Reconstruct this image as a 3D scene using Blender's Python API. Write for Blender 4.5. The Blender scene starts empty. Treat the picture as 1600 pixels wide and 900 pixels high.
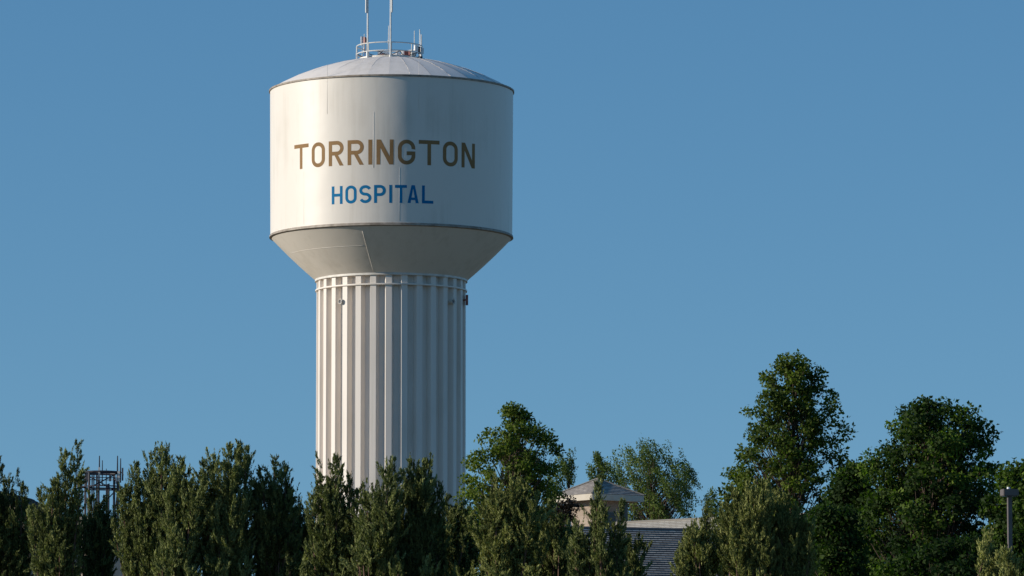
import bpy, bmesh, math, random
import numpy as np
from mathutils import Vector, Matrix
from mathutils.geometry import tessellate_polygon

S = bpy.context.scene
COL = S.collection
rad = math.radians

# ------------------------------------------------------------------ camera
F = 8000.0            # focal length in photo pixels (1600 wide)
HOR = 1250.0          # photo row of the horizon (below the frame)
EYE = 1.7
PITCH = math.atan((HOR - 450.0) / F)
cam = bpy.data.cameras.new("camera")
cam_o = bpy.data.objects.new("camera", cam)
COL.objects.link(cam_o)
cam_o.location = (0, 0, EYE)
cam_o.rotation_euler = (math.pi / 2 + PITCH, 0, 0)
cam.sensor_width = 36.0
cam.lens = 36.0 * F / 1600.0
cam.clip_start = 0.5
cam.clip_end = 20000.0
S.camera = cam_o

# ------------------------------------------------------------------ light
SUN_EL, SUN_AZ = 18.0, 261.0
w = bpy.data.worlds.new("World")
S.world = w
w.use_nodes = True
nt = w.node_tree
bg = nt.nodes['Background']
sky = nt.nodes.new('ShaderNodeTexSky')
sky.sky_type = 'NISHITA'
sky.sun_disc = False
sky.sun_elevation = rad(SUN_EL)
sky.sun_rotation = rad(SUN_AZ)
sky.altitude = 1250
sky.air_density = 1.47
sky.dust_density = 0.2
sky.ozone_density = 3.2
SKY_STRETCH, SKY_OFF = 1.2, 0.16
tc = nt.nodes.new('ShaderNodeTexCoord')
mp = nt.nodes.new('ShaderNodeVectorMath'); mp.operation = 'MULTIPLY_ADD'
mp.inputs[1].default_value = (1, 1, SKY_STRETCH)
mp.inputs[2].default_value = (0, 0, SKY_OFF)
nrm = nt.nodes.new('ShaderNodeVectorMath'); nrm.operation = 'NORMALIZE'
nt.links.new(tc.outputs['Generated'], mp.inputs[0])
nt.links.new(mp.outputs[0], nrm.inputs[0])
nt.links.new(nrm.outputs[0], sky.inputs[0])
hs = nt.nodes.new('ShaderNodeHueSaturation')
hs.inputs['Saturation'].default_value = 1.24
nt.links.new(sky.outputs[0], hs.inputs['Color'])
nt.links.new(hs.outputs[0], bg.inputs[0])
bg.inputs[1].default_value = 0.129

sun = bpy.data.lights.new("sun", 'SUN')
sun.energy = 4.7
sun.angle = rad(0.53)
sun.color = (1.0, 0.915, 0.79)
sun_o = bpy.data.objects.new("sun", sun)
COL.objects.link(sun_o)
sd = Vector((math.sin(rad(SUN_AZ)) * math.cos(rad(SUN_EL)), math.cos(rad(SUN_AZ)) * math.cos(rad(SUN_EL)), math.sin(rad(SUN_EL))))
sun_o.rotation_euler = (-sd).to_track_quat('-Z', 'Y').to_euler()
sun_o.location = sd * 300

S.view_settings.view_transform = 'Standard'
S.view_settings.look = 'None'
S.view_settings.gamma = 1.0
S.view_settings.exposure = 0.0
S.cycles.max_bounces = 6
S.cycles.transparent_max_bounces = 4

# ------------------------------------------------------------------ helpers
CP, SP_ = math.cos(PITCH), math.sin(PITCH)
def P(px, py, depth):
    """world point on the photo pixel (px, py) at world distance depth along +Y"""
    x = (px - 800.0) / F
    v = (450.0 - py) / F
    dy = CP - v * SP_
    dz = SP_ + v * CP
    t = depth / dy
    return Vector((x * t, depth, EYE + dz * t))

def link(o, parent=None):
    COL.objects.link(o)
    if parent is not None:
        o.parent = parent
    return o

def empty(name, loc, label, cat, group=None):
    o = bpy.data.objects.new(name, None)
    o.location = loc
    o.empty_display_size = 0.3
    link(o)
    o['label'] = label; o['category'] = cat
    if group: o['group'] = group
    return o

def tag(o, label, cat, group=None):
    o['label'] = label; o['category'] = cat
    if group: o['group'] = group
    return o

class MB:
    """collects vertices and faces in WORLD coordinates"""
    def __init__(s): s.v = []; s.f = []; s.uv = None
    def add(s, vs, fs):
        b = len(s.v)
        s.v += [tuple(p) for p in vs]
        s.f += [tuple(i + b for i in f) for f in fs]
    def box(s, c, size, rz=0.0, ux=None, uy=None, uz=None):
        c = Vector(c)
        if ux is None:
            ux = Vector((math.cos(rz), math.sin(rz), 0)); uy = Vector((-math.sin(rz), math.cos(rz), 0)); uz = Vector((0, 0, 1))
        a, b, d = [q / 2 for q in size]
        vs = [c + ux * (i * a) + uy * (j * b) + uz * (k * d) for k in (-1, 1) for j in (-1, 1) for i in (-1, 1)]
        s.add(vs, [(0, 2, 3, 1), (4, 5, 7, 6), (0, 1, 5, 4), (2, 6, 7, 3), (0, 4, 6, 2), (1, 3, 7, 5)])
    def tube(s, pts, r, n=6, caps=True):
        pts = [Vector(p) for p in pts]
        if not hasattr(r, '__len__'): r = [r] * len(pts)
        vs = []
        for i, p in enumerate(pts):
            t = (pts[min(i + 1, len(pts) - 1)] - pts[max(i - 1, 0)])
            if t.length < 1e-9: t = Vector((0, 0, 1))
            t.normalize()
            a = t.cross(Vector((0.13, 0.21, 1)) if abs(t.z) < .95 else Vector((1, 0.1, 0))).normalized()
            b = t.cross(a)
            for k in range(n):
                th = 2 * math.pi * k / n
                vs.append(p + a * (r[i] * math.cos(th)) + b * (r[i] * math.sin(th)))
        fs = []
        for i in range(len(pts) - 1):
            for k in range(n):
                k2 = (k + 1) % n
                fs.append((i * n + k, i * n + k2, (i + 1) * n + k2, (i + 1) * n + k))
        if caps:
            fs.append(tuple(reversed(range(n)))); fs.append(tuple(range((len(pts) - 1) * n, len(pts) * n)))
        s.add(vs, fs)
    def lathe(s, c, prof, n=180, close=True):
        c = Vector(c)
        vs = []
        for (r, z) in prof:
            for k in range(n):
                th = 2 * math.pi * k / n
                vs.append((c.x + r * math.cos(th), c.y + r * math.sin(th), z))
        fs = []
        for i in range(len(prof) - 1):
            for k in range(n):
                k2 = (k + 1) % n
                fs.append((i * n + k, i * n + k2, (i + 1) * n + k2, (i + 1) * n + k))
        s.add(vs, fs)
    def build(s, name, m, parent=None, smooth=False, sharp=None):
        o = mesh_obj(name, np.array(s.v, dtype=np.float64), s.f, m, parent, smooth)
        return o

def root_of(parent):
    p = Vector((0, 0, 0))
    q = parent
    while q is not None:
        p += q.location
        q = q.parent
    return p

def mesh_obj(name, V, Fc, m, parent=None, smooth=False, origin=None):
    off = root_of(parent)
    if origin is not None: off = Vector(origin)
    V = V - np.array(off)
    me = bpy.data.meshes.new(name)
    me.from_pydata([tuple(p) for p in V], [], Fc)
    me.materials.append(m)
    if smooth: me.shade_smooth()
    me.update()
    o = bpy.data.objects.new(name, me)
    if parent is None and origin is not None: o.location = origin
    link(o, parent)
    return o

def quads_obj(name, V, m, parent=None, tint=None):
    """V: (n,4,3) world coordinates, one quad per leaf"""
    n = V.shape[0]
    off = root_of(parent)
    V = (V - np.array(off)).astype(np.float32)
    me = bpy.data.meshes.new(name)
    me.vertices.add(n * 4); me.loops.add(n * 4); me.polygons.add(n)
    me.vertices.foreach_set('co', V.reshape(-1))
    me.loops.foreach_set('vertex_index', np.arange(n * 4, dtype=np.int32))
    me.polygons.foreach_set('loop_start', np.arange(0, n * 4, 4, dtype=np.int32))
    me.polygons.foreach_set('loop_total', np.full(n, 4, dtype=np.int32))
    if tint is not None:
        a = me.attributes.new('tint', 'FLOAT', 'FACE')
        a.data.foreach_set('value', tint.astype(np.float32))
    me.materials.append(m)
    me.update(calc_edges=True)
    o = bpy.data.objects.new(name, me)
    link(o, parent)
    return o

def link_crown(o): return o

# ------------------------------------------------------------------ materials
def newmat(name):
    m = bpy.data.materials.new(name); m.use_nodes = True
    return m, m.node_tree, m.node_tree.nodes['Principled BSDF']

def noise_mat(name, c1, c2, scale=3.0, rough=0.6, bump=0.0, bscale=None, spec=0.5, metal=0.0, stretch=(1, 1, 1), detail=5.0):
    m, t, p = newmat(name)
    tc = t.nodes.new('ShaderNodeTexCoord'); mp = t.nodes.new('ShaderNodeMapping'); mp.inputs['Scale'].default_value = stretch
    t.links.new(tc.outputs['Object'], mp.inputs[0])
    n = t.nodes.new('ShaderNodeTexNoise'); n.inputs['Scale'].default_value = scale; n.inputs['Detail'].default_value = detail
    t.links.new(mp.outputs[0], n.inputs['Vector'])
    r = t.nodes.new('ShaderNodeValToRGB')
    r.color_ramp.elements[0].position = .32; r.color_ramp.elements[0].color = (*c1, 1)
    r.color_ramp.elements[1].position = .68; r.color_ramp.elements[1].color = (*c2, 1)
    t.links.new(n.outputs[0], r.inputs[0]); t.links.new(r.outputs[0], p.inputs['Base Color'])
    p.inputs['Roughness'].default_value = rough
    p.inputs['Specular IOR Level'].default_value = spec
    p.inputs['Metallic'].default_value = metal
    if bump:
        n2 = t.nodes.new('ShaderNodeTexNoise'); n2.inputs['Scale'].default_value = bscale or scale * 4
        t.links.new(mp.outputs[0], n2.inputs['Vector'])
        b = t.nodes.new('ShaderNodeBump'); b.inputs['Distance'].default_value = bump; b.inputs['Strength'].default_value = 1
        t.links.new(n2.outputs[0], b.inputs['Height']); t.links.new(b.outputs[0], p.inputs['Normal'])
    return m

def tank_paint(name, base=(0.725, 0.66, 0.575), bump=0.02, rough=0.42):
    m, t, p = newmat(name)
    tc = t.nodes.new('ShaderNodeTexCoord')
    # vertical weather streaks
    mp = t.nodes.new('ShaderNodeMapping'); mp.inputs['Scale'].default_value = (1.3, 1.3, 0.06)
    t.links.new(tc.outputs['Object'], mp.inputs[0])
    n = t.nodes.new('ShaderNodeTexNoise'); n.inputs['Scale'].default_value = 1.6; n.inputs['Detail'].default_value = 8; n.inputs['Roughness'].default_value = .65
    t.links.new(mp.outputs[0], n.inputs['Vector'])
    n1 = t.nodes.new('ShaderNodeTexNoise'); n1.inputs['Scale'].default_value = .25; n1.inputs['Detail'].default_value = 6
    t.links.new(tc.outputs['Object'], n1.inputs['Vector'])
    ad = t.nodes.new('ShaderNodeMath'); ad.operation = 'ADD'
    t.links.new(n.outputs[0], ad.inputs[0]); t.links.new(n1.outputs[0], ad.inputs[1])
    r = t.nodes.new('ShaderNodeValToRGB')
    r.color_ramp.elements[0].position = .62; r.color_ramp.elements[0].color = (base[0] * .87, base[1] * .86, base[2] * .83, 1)
    r.color_ramp.elements[1].position = 1.25; r.color_ramp.elements[1].color = (base[0] * 1.03, base[1] * 1.03, base[2] * 1.03, 1)
    r.color_ramp.elements[1].position = 1.0
    t.links.new(ad.outputs[0], r.inputs[0]); t.links.new(r.outputs[0], p.inputs['Base Color'])
    p.inputs['Roughness'].default_value = rough
    n2 = t.nodes.new('ShaderNodeTexNoise'); n2.inputs['Scale'].default_value = .5; n2.inputs['Detail'].default_value = 2
    t.links.new(tc.outputs['Object'], n2.inputs['Vector'])
    b = t.nodes.new('ShaderNodeBump'); b.inputs['Distance'].default_value = bump; b.inputs['Strength'].default_value = 1
    t.links.new(n2.outputs[0], b.inputs['Height']); t.links.new(b.outputs[0], p.inputs['Normal'])
    return m

def leaf_mat(name, dark, mid, light, trans=0.25, rough=0.55, spec=0.3, tcol=None):
    m, t, p = newmat(name)
    at = t.nodes.new('ShaderNodeAttribute'); at.attribute_name = 'tint'
    r = t.nodes.new('ShaderNodeValToRGB')
    e = r.color_ramp.elements
    e[0].position = 0; e[0].color = (*dark, 1)
    e[1].position = 1; e[1].color = (*light, 1)
    k = e.new(.5); k.color = (*mid, 1)
    t.links.new(at.outputs['Fac'], r.inputs[0]); t.links.new(r.outputs[0], p.inputs['Base Color'])
    p.inputs['Roughness'].default_value = rough
    p.inputs['Specular IOR Level'].default_value = spec
    tr = t.nodes.new('ShaderNodeBsdfTranslucent')
    mx = t.nodes.new('ShaderNodeMixRGB'); mx.blend_type = 'MULTIPLY'; mx.inputs[0].default_value = 1
    mx.inputs[2].default_value = (*(tcol or (1.3, 1.5, .5)), 1)
    t.links.new(r.outputs[0], mx.inputs[1]); t.links.new(mx.outputs[0], tr.inputs[0])
    ms = t.nodes.new('ShaderNodeMixShader'); ms.inputs[0].default_value = trans
    t.links.new(p.outputs[0], ms.inputs[1]); t.links.new(tr.outputs[0], ms.inputs[2])
    t.links.new(ms.outputs[0], t.nodes['Material Output'].inputs['Surface'])
    return m

def brick_mat(name, c1, c2, mortar, sx, sy, bump=0.008, rough=.8):
    m, t, p = newmat(name)
    tc = t.nodes.new('ShaderNodeTexCoord')
    mp = t.nodes.new('ShaderNodeMapping')
    t.links.new(tc.outputs['UV'], mp.inputs[0])
    b = t.nodes.new('ShaderNodeTexBrick')
    b.inputs['Color1'].default_value = (*c1, 1); b.inputs['Color2'].default_value = (*c2, 1); b.inputs['Mortar'].default_value = (*mortar, 1)
    b.inputs['Scale'].default_value = 1; b.inputs['Brick Width'].default_value = sx; b.inputs['Row Height'].default_value = sy
    b.inputs['Mortar Size'].default_value = min(.012, sy * .08)
    t.links.new(mp.outputs[0], b.inputs['Vector'])
    n = t.nodes.new('ShaderNodeTexNoise'); n.inputs['Scale'].default_value = 1.7; n.inputs['Detail'].default_value = 8
    t.links.new(tc.outputs['UV'], n.inputs['Vector'])
    mx = t.nodes.new('ShaderNodeMixRGB'); mx.blend_type = 'MULTIPLY'; mx.inputs[0].default_value = .55
    r = t.nodes.new('ShaderNodeValToRGB'); r.color_ramp.elements[0].position = .3; r.color_ramp.elements[0].color = (.55, .53, .5, 1); r.color_ramp.elements[1].position = .7
    t.links.new(n.outputs[0], r.inputs[0])
    t.links.new(b.outputs[0], mx.inputs[1]); t.links.new(r.outputs[0], mx.inputs[2]); t.links.new(mx.outputs[0], p.inputs['Base Color'])
    p.inputs['Roughness'].default_value = rough
    bp = t.nodes.new('ShaderNodeBump'); bp.inputs['Distance'].default_value = bump; bp.invert = True
    t.links.new(b.outputs['Fac'], bp.inputs['Height']); t.links.new(bp.outputs[0], p.inputs['Normal'])
    return m

M = {}
M['tank'] = tank_paint('cream_tank_paint')
M['roofp'] = tank_paint('cream_roof_paint', (0.83, 0.75, 0.67), 0.01, 0.5)
M['column'] = tank_paint('cream_column_paint', (0.725, 0.655, 0.58), 0.01, 0.5)
M['trim'] = noise_mat('weathered_trim_paint', (.50, .46, .40), (.72, .68, .62), 2.0, .5)
M['rim'] = noise_mat('dirty_rim_paint', (.20, .16, .12), (.38, .32, .26), 3.0, .6)
M['brownletter'] = noise_mat('bronze_brown_paint', (.255, .15, .065), (.30, .178, .08), 1.5, .7, 0, None, .15)
M['blueletter'] = noise_mat('blue_paint', (.002, .15, .33), (.004, .175, .37), 1.5, .7, 0, None, .15)
M['rail'] = noise_mat('pale_galvanised_steel', (.55, .53, .48), (.72, .70, .66), 5, .4)
M['antenna'] = noise_mat('grey_antenna_fibreglass', (.55, .55, .53), (.7, .7, .68), 4, .4)
M['whitebox'] = noise_mat('white_equipment_paint', (.7, .68, .66), (.8, .79, .77), 4, .4)
M['redbox'] = noise_mat('dull_red_equipment_paint', (.20, .06, .05), (.28, .10, .08), 4, .5)
M['darksteel'] = noise_mat('dark_grey_steel', (.05, .05, .06), (.10, .095, .10), 5, .5)
M['latticesteel'] = noise_mat('weathered_lattice_steel', (.022, .022, .032), (.055, .05, .058), 5, .6)
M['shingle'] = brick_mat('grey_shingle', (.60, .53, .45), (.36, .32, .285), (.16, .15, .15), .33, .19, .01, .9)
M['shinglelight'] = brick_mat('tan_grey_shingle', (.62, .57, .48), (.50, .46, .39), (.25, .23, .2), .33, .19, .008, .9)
M['brick'] = brick_mat('tan_brick', (.42, .33, .25), (.36, .27, .20), (.42, .38, .33), .2, .067, .005, .85)
M['stucco'] = noise_mat('tan_stucco', (.46, .37, .28), (.54, .45, .35), 2.5, .85, .004, 30)
M['fascia'] = noise_mat('cream_fascia_board', (.46, .40, .31), (.52, .46, .37), 3, .6)
M['darktrim'] = noise_mat('dark_green_grey_trim', (.05, .06, .055), (.08, .09, .085), 3, .5)
M['brownroof'] = brick_mat('dark_brown_shingle', (.07, .05, .042), (.05, .038, .034), (.03, .025, .02), .33, .19, .01, .9)
M['glass'] = noise_mat('dark_window_glass', (.02, .025, .03), (.03, .035, .04), 1, .12)
M['bark'] = noise_mat('brown_bark', (.06, .042, .03), (.14, .10, .075), 6, .9, .02, 18, .2, 0, (1, 1, .25))
M['jbark'] = noise_mat('reddish_juniper_bark', (.09, .05, .035), (.18, .11, .08), 6, .9, .02, 20, .2, 0, (1, 1, .2))
M['lamp'] = noise_mat('bronze_brown_lamp_paint', (.10, .08, .072), (.14, .115, .10), 3, .5)
M['lampcell'] = noise_mat('pale_photocell_plastic', (.5, .5, .52), (.6, .6, .62), 3, .4)
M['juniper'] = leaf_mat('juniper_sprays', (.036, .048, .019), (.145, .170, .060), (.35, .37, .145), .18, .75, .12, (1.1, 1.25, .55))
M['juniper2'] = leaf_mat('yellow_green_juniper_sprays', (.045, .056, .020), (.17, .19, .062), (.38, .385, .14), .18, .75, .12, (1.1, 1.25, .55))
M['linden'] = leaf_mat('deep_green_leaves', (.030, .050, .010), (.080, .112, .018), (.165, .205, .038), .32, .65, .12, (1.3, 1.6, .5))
M['maple'] = leaf_mat('shade_darkened_leaves', (.014, .030, .008), (.032, .057, .012), (.14, .20, .034), .32, .65, .12, (1.4, 1.9, .5))  # green leaves; mid tone lowered so the colour itself carries shade
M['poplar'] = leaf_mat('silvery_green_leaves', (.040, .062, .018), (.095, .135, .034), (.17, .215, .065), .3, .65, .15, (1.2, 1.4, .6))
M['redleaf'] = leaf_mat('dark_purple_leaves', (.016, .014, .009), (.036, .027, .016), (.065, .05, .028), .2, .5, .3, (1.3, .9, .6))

# ------------------------------------------------------------------ ground
m, t, p = newmat('dry_grass_ground')
tcg = t.nodes.new('ShaderNodeTexCoord')
n = t.nodes.new('ShaderNodeTexNoise'); n.inputs['Scale'].default_value = .05; n.inputs['Detail'].default_value = 10
t.links.new(tcg.outputs['Object'], n.inputs['Vector'])
r = t.nodes.new('ShaderNodeValToRGB')
r.color_ramp.elements[0].position = .35; r.color_ramp.elements[0].color = (.07, .065, .034, 1)
r.color_ramp.elements[1].position = .65; r.color_ramp.elements[1].color = (.125, .105, .055, 1)
t.links.new(n.outputs[0], r.inputs[0]); t.links.new(r.outputs[0], p.inputs['Base Color'])
p.inputs['Roughness'].default_value = .95
g = MB()
g.add([(-6000, -6000, 0), (6000, -6000, 0), (6000, 6000, 0), (-6000, 6000, 0)], [(0, 1, 2, 3)])
go = g.build('ground', m); go['kind'] = 'structure'

# ------------------------------------------------------------------ water tower
TD = 317.0
CX = P(610.5, 800, TD).x
U = TD / F
CY = TD
def ZT(y): return P(610, y, TD).z
tower = empty('water_tower', (CX, CY, 0), 'tall cream fluted-column water tower lettered TORRINGTON HOSPITAL', 'water tower')
C0 = (CX, CY, 0)

RT, RB = 191.5 * U, 190.0 * U
zt, zb = ZT(144), ZT(371)
tw = MB()
tw.lathe(C0, [(RT + (RB - RT) * k / 6, zt + (zb - zt) * k / 6) for k in range(7)], 360)
tank = tw.build('tank_wall', M['tank'], tower, smooth=True)
# weld seams: thin raised beads on the shell
def surf(theta_deg, z, r_off=0.0):
    """theta 0 faces the camera, positive to the right"""
    th = rad(theta_deg)
    f = (zt - z) / (zt - zb)
    r = RT + (RB - RT) * f + r_off
    return (CX + r * math.sin(th), CY - r * math.cos(th), z)
for (th, ys_, rs_) in ((-30, (125, 160, 200), .016), (14, (121, 160, 200), .012), (-7.0, (200, 240, 285), .020), (34, (200, 240, 285), .012), (-44, (285, 330, 366), .012), (5, (285, 330, 366), .012)):
    ws = MB(); ws.tube([surf(th, ZT(y), -.006) for y in ys_], rs_, 6)
    ws.build('weld_seam', M['tank'], tank, smooth=True)

# rims
rm = MB(); z = zt
rm.lathe(C0, [(RT - .05, z + .06), (RT + .07, z + .05), (RT + .07, z - .05), (RT - .01, z - .07)], 240)
rm.build('roof_rim', M['rim'], tower, smooth=False)
rm = MB(); z = zb
rm.lathe(C0, [(RB - .01, z + .10), (RB + .05, z + .07), (RB + .07, z - .06), (RB - .12, z - .12)], 240)
rm.build('bottom_rim', M['rim'], tower, smooth=False)

# domed roof of radial plates
NG = 36
rf = MB()
rise = 52 * U
for gk in range(NG):
    a0 = 2 * math.pi * gk / NG; a1 = 2 * math.pi * (gk + 1) / NG
    prof = []
    rr = [RT, RT * .93, RT * .8, RT * .65, RT * .5, RT * .35, RT * .2, 0.0]
    Rs = ((RT) ** 2 + rise ** 2) / (2 * rise)
    for q in rr:
        h = zt + .03 + rise - (Rs - math.sqrt(Rs * Rs - q * q))
        prof.append((q, h))
    vs = []
    for (q, h) in prof:
        for s_ in range(5):
            a = a0 + (a1 - a0) * s_ / 4
            sag = 1.0 - 0.35 * (1 - math.cos(math.pi / NG)) * (1 - abs(s_ - 2) / 2)
            vs.append((CX + q * sag * math.cos(a), CY + q * sag * math.sin(a), h - .0 + (0.012 if s_ in (0,) else 0)))
    fs = []
    for i in range(len(prof) - 1):
        for s_ in range(4):
            fs.append((i * 5 + s_, i * 5 + s_ + 1, (i + 1) * 5 + s_ + 1, (i + 1) * 5 + s_))
    rf.add(vs, fs)
troof = rf.build('tank_roof', M['roofp'], tower, smooth=True)
sm = MB()
for gk in range(NG // 2):
    a0 = 4 * math.pi * gk / NG
    pts = []
    for q in (RT * .99, RT * .8, RT * .65, RT * .5, RT * .35, RT * .27):
        h = zt + .045 + rise - (Rs - math.sqrt(Rs * Rs - q * q))
        pts.append((CX + q * math.cos(a0), CY + q * math.sin(a0), h))
    sm.tube(pts, .005, 4)
sm.build('roof_seam', M['roofp'], troof)

# cone (slightly rounded) down to the column
RC = 118 * U
zc = ZT(438)
cone = MB()
pr = []
nk = 14
for k in range(nk + 1):
    f = k / nk
    bul = math.sin(math.pi * f) * 1.5 * U
    pr.append((RB - .03 + (RC + .06 - RB + .03) * f + bul * .6, zb - .05 + (zc - zb + .05) * f - bul * .6))
cone.lathe(C0, pr, 240)
co = cone.build('tank_cone', M['tank'], tower, smooth=True)
def conept(th, f, off=.0):
    i = min(int(f * nk), nk - 1); g_ = f * nk - i
    r_ = pr[i][0] + (pr[i + 1][0] - pr[i][0]) * g_; z_ = pr[i][1] + (pr[i + 1][1] - pr[i][1]) * g_
    return (CX + (r_ + off) * math.sin(rad(th)), CY - (r_ + off) * math.cos(rad(th)), z_ - off)
cs = MB(); cs.tube([conept(-13 + 1.2 * f, f, .0) for f in np.linspace(0.12, .98, 12)], .02, 5)
cs.build('weld_seam', M['tank'], co, smooth=True)
cs = MB(); cs.tube([conept(-75 + 62 * q, .42, -.008) for q in np.linspace(0, 1, 24)], .022, 5)
cs.build('weld_seam', M['tank'], co, smooth=True)

# fluted column
zring = ZT(438)
NR = 30
ro = RC - .03; ri = RC - .38
def flute_ring():
    pts = []
    per = 2 * math.pi / NR
    for k in range(NR):
        c = k * per - math.pi / 2 - rad(0.5)
        for (da, rr_) in ((-.325, ri), (-.19, ro), (.19, ro), (.325, ri)):
            pts.append((c + da * per, rr_))
    return pts
fr = flute_ring()
zs = [ZT(440), 24.0, 12.0, 0.0]
vs = []; fs = []
nn = len(fr)
for z in zs:
    for (a, r_) in fr:
        vs.append((CX + r_ * math.cos(a), CY + r_ * math.sin(a), z))
for i in range(len(zs) - 1):
    for k in range(nn):
        k2 = (k + 1) % nn
        fs.append((i * nn + k, (i + 1) * nn + k, (i + 1) * nn + k2, i * nn + k2))
cb = MB(); cb.add(vs, fs)
colm = cb.build('fluted_column', M['column'], tower)
# ring plate that closes the flutes at the top
rg = MB()
rg.lathe(C0, [(RC - .4, zring + .10), (RC + .07, zring + .10), (RC + .07, zring - .12), (RC - .40, zring - .12)], 240)
rg.build('top_ring', M['trim'], tower)
rg = MB()
z2 = ZT(455)
rg.lathe(C0, [(ri + .01, z2 + .045), (RC + .05, z2 + .045), (RC + .05, z2 - .045), (ri + .01, z2 - .045)], 240)
rg.build('stiffener_ring', M['column'], tower)
pb = MB()
pb.lathe(C0, [(RC + .02, .9), (RC + .5, .85), (RC + .8, .01)], 120)
pb.build('concrete_plinth', M['stucco'], tower)

# round vents / fixtures under the ring
def fixture(px, py, name):
    th = math.degrees(math.asin((px - 610.5) / 118.0))
    z = ZT(py) + .137 * RC * math.cos(rad(th)) * -1 + .0
    d = Vector((math.sin(rad(th)), -math.cos(rad(th)), 0)); side = Vector((math.cos(rad(th)), math.sin(rad(th)), 0)); up = Vector((0, 0, 1))
    z = ZT(py) - .10 * RC * math.cos(rad(th))
    c = Vector((CX, CY, z)) + d * (ro + .02)
    b = MB()
    n = 20
    pts = [c + d * .10 + side * (.14 * math.cos(a)) + up * (.14 * math.sin(a)) for a in np.linspace(0, 2 * math.pi, n)]
    b.tube(pts, .035, 6, False)
    b.tube([c - d * .25, c + d * .06], .13, 14)
    o = b.build(name, M['trim'], tower)
    b = MB(); b.tube([c + d * .062, c + d * .075], .085, 14); b.build('vent_mesh', M['darksteel'], o)
    return o
fixture(535, 471, 'vent_pipe'); fixture(707, 471, 'vent_pipe')
b = MB()
b.box((CX + RC + .04, CY - .9, ZT(471)), (.16, .36, .62)); b.tube([(CX + RC - .3, CY - .9, ZT(471)), (CX + RC, CY - .9, ZT(471))], .05)
b.build('warning_light_box', M['redbox'], tower)

# lettering
def arc(cx, cy, rx, ry, a0, a1, n=10):
    return [(cx + rx * math.cos(rad(a)), cy + ry * math.sin(rad(a))) for a in np.linspace(a0, a1, n)]
def rrect(x0, y0, x1, y1, r):
    return arc(x1 - r, y0 + r, r, r, -90, 0) + arc(x1 - r, y1 - r, r, r, 0, 90) + arc(x0 + r, y1 - r, r, r, 90, 180) + arc(x0 + r, y0 + r, r, r, 180, 270)
def offset(path, s_):
    L, R = [], []
    for i, p_ in enumerate(path):
        a = Vector(path[max(i - 1, 0)]); b_ = Vector(path[min(i + 1, len(path) - 1)]); c = Vector(p_)
        if 0 < i < len(path) - 1:
            t1 = (c - a).normalized(); t2 = (b_ - c).normalized()
            n1 = Vector((-t1.y, t1.x)); n2 = Vector((-t2.y, t2.x))
            nn_ = (n1 + n2).normalized(); k = s_ / 2 / max(nn_.dot(n1), .4)
        else:
            t1 = (b_ - a).normalized(); nn_ = Vector((-t1.y, t1.x)); k = s_ / 2
        L.append(c + nn_ * k); R.append(c - nn_ * k)
    return [tuple(q) for q in L] + [tuple(q) for q in reversed(R)]
def glyph(ch, w_, s_):
    h = s_ / 2
    if ch == 'T': return [[(w_/2-h,0),(w_/2+h,0),(w_/2+h,1-s_),(w_,1-s_),(w_,1),(0,1),(0,1-s_),(w_/2-h,1-s_)]]
    if ch == 'I': return [[(0,0),(w_,0),(w_,1),(0,1)]]
    if ch == 'O': return [rrect(0,0,w_,1,w_*.48), rrect(s_,s_,w_-s_,1-s_,w_*.48-s_)]
    if ch == 'H': return [[(0,0),(s_,0),(s_,.5-h),(w_-s_,.5-h),(w_-s_,0),(w_,0),(w_,1),(w_-s_,1),(w_-s_,.5+h),(s_,.5+h),(s_,1),(0,1)]]
    if ch == 'L': return [[(0,0),(w_,0),(w_,s_),(s_,s_),(s_,1),(0,1)]]
    if ch == 'N':
        a = s_ * 1.12; b_ = s_ / (w_ - a) + .02
        return [[(0,0),(s_,0),(s_,1-b_),(w_-a,0),(w_,0),(w_,1),(w_-s_,1),(w_-s_,b_),(a,1),(0,1)]]
    if ch in 'RP':
        yb = .42 if ch == 'R' else .38
        r_ = (1 - yb) / 2
        top = [(s_, yb), (s_, 0), (0, 0), (0, 1)] + arc(w_ - r_, 1 - r_, r_, r_, 90, -90, 14)
        hole = [(s_, yb + s_)] + arc(w_ - r_, 1 - r_, r_ - s_, r_ - s_, -90, 90, 12) + [(s_, 1 - s_)]
        if ch == 'R':
            top += [(w_ - r_ + .045, yb + .004), (w_, 0), (w_ - s_ * 1.12, 0), (w_ * .40, yb)]
        return [top, hole]
    if ch == 'A':
        a = .095; si = s_ * 1.06; yi = .80
        xi = lambda y: si + (w_ / 2 - si) * y / yi
        return [[(0,0),(si,0),(xi(.17),.17),(w_-xi(.17),.17),(w_-si,0),(w_,0),(w_/2+a,1),(w_/2-a,1)], [(xi(.31),.31),(w_-xi(.31),.31),(w_/2,yi)]]
    if ch == 'S':
        rx = w_ / 2 - h; ry = (1 - 2 * h) / 4
        return [offset(arc(w_/2, 1-h-ry, rx, ry, 22, 270, 22)[:-1] + arc(w_/2, h+ry, rx, ry, 90, -158, 22), s_)]
    if ch == 'G':
        rx = w_ / 2 - h
        return [offset([(w_-h-.005, 1-h-rx-.03)] + arc(w_/2, 1-h-rx, rx, rx, 0, 180, 16) + arc(w_/2, h+rx, rx, rx, 180, 360, 16) + [(w_-h, .455), (w_*.5, .455)], s_)]
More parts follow.
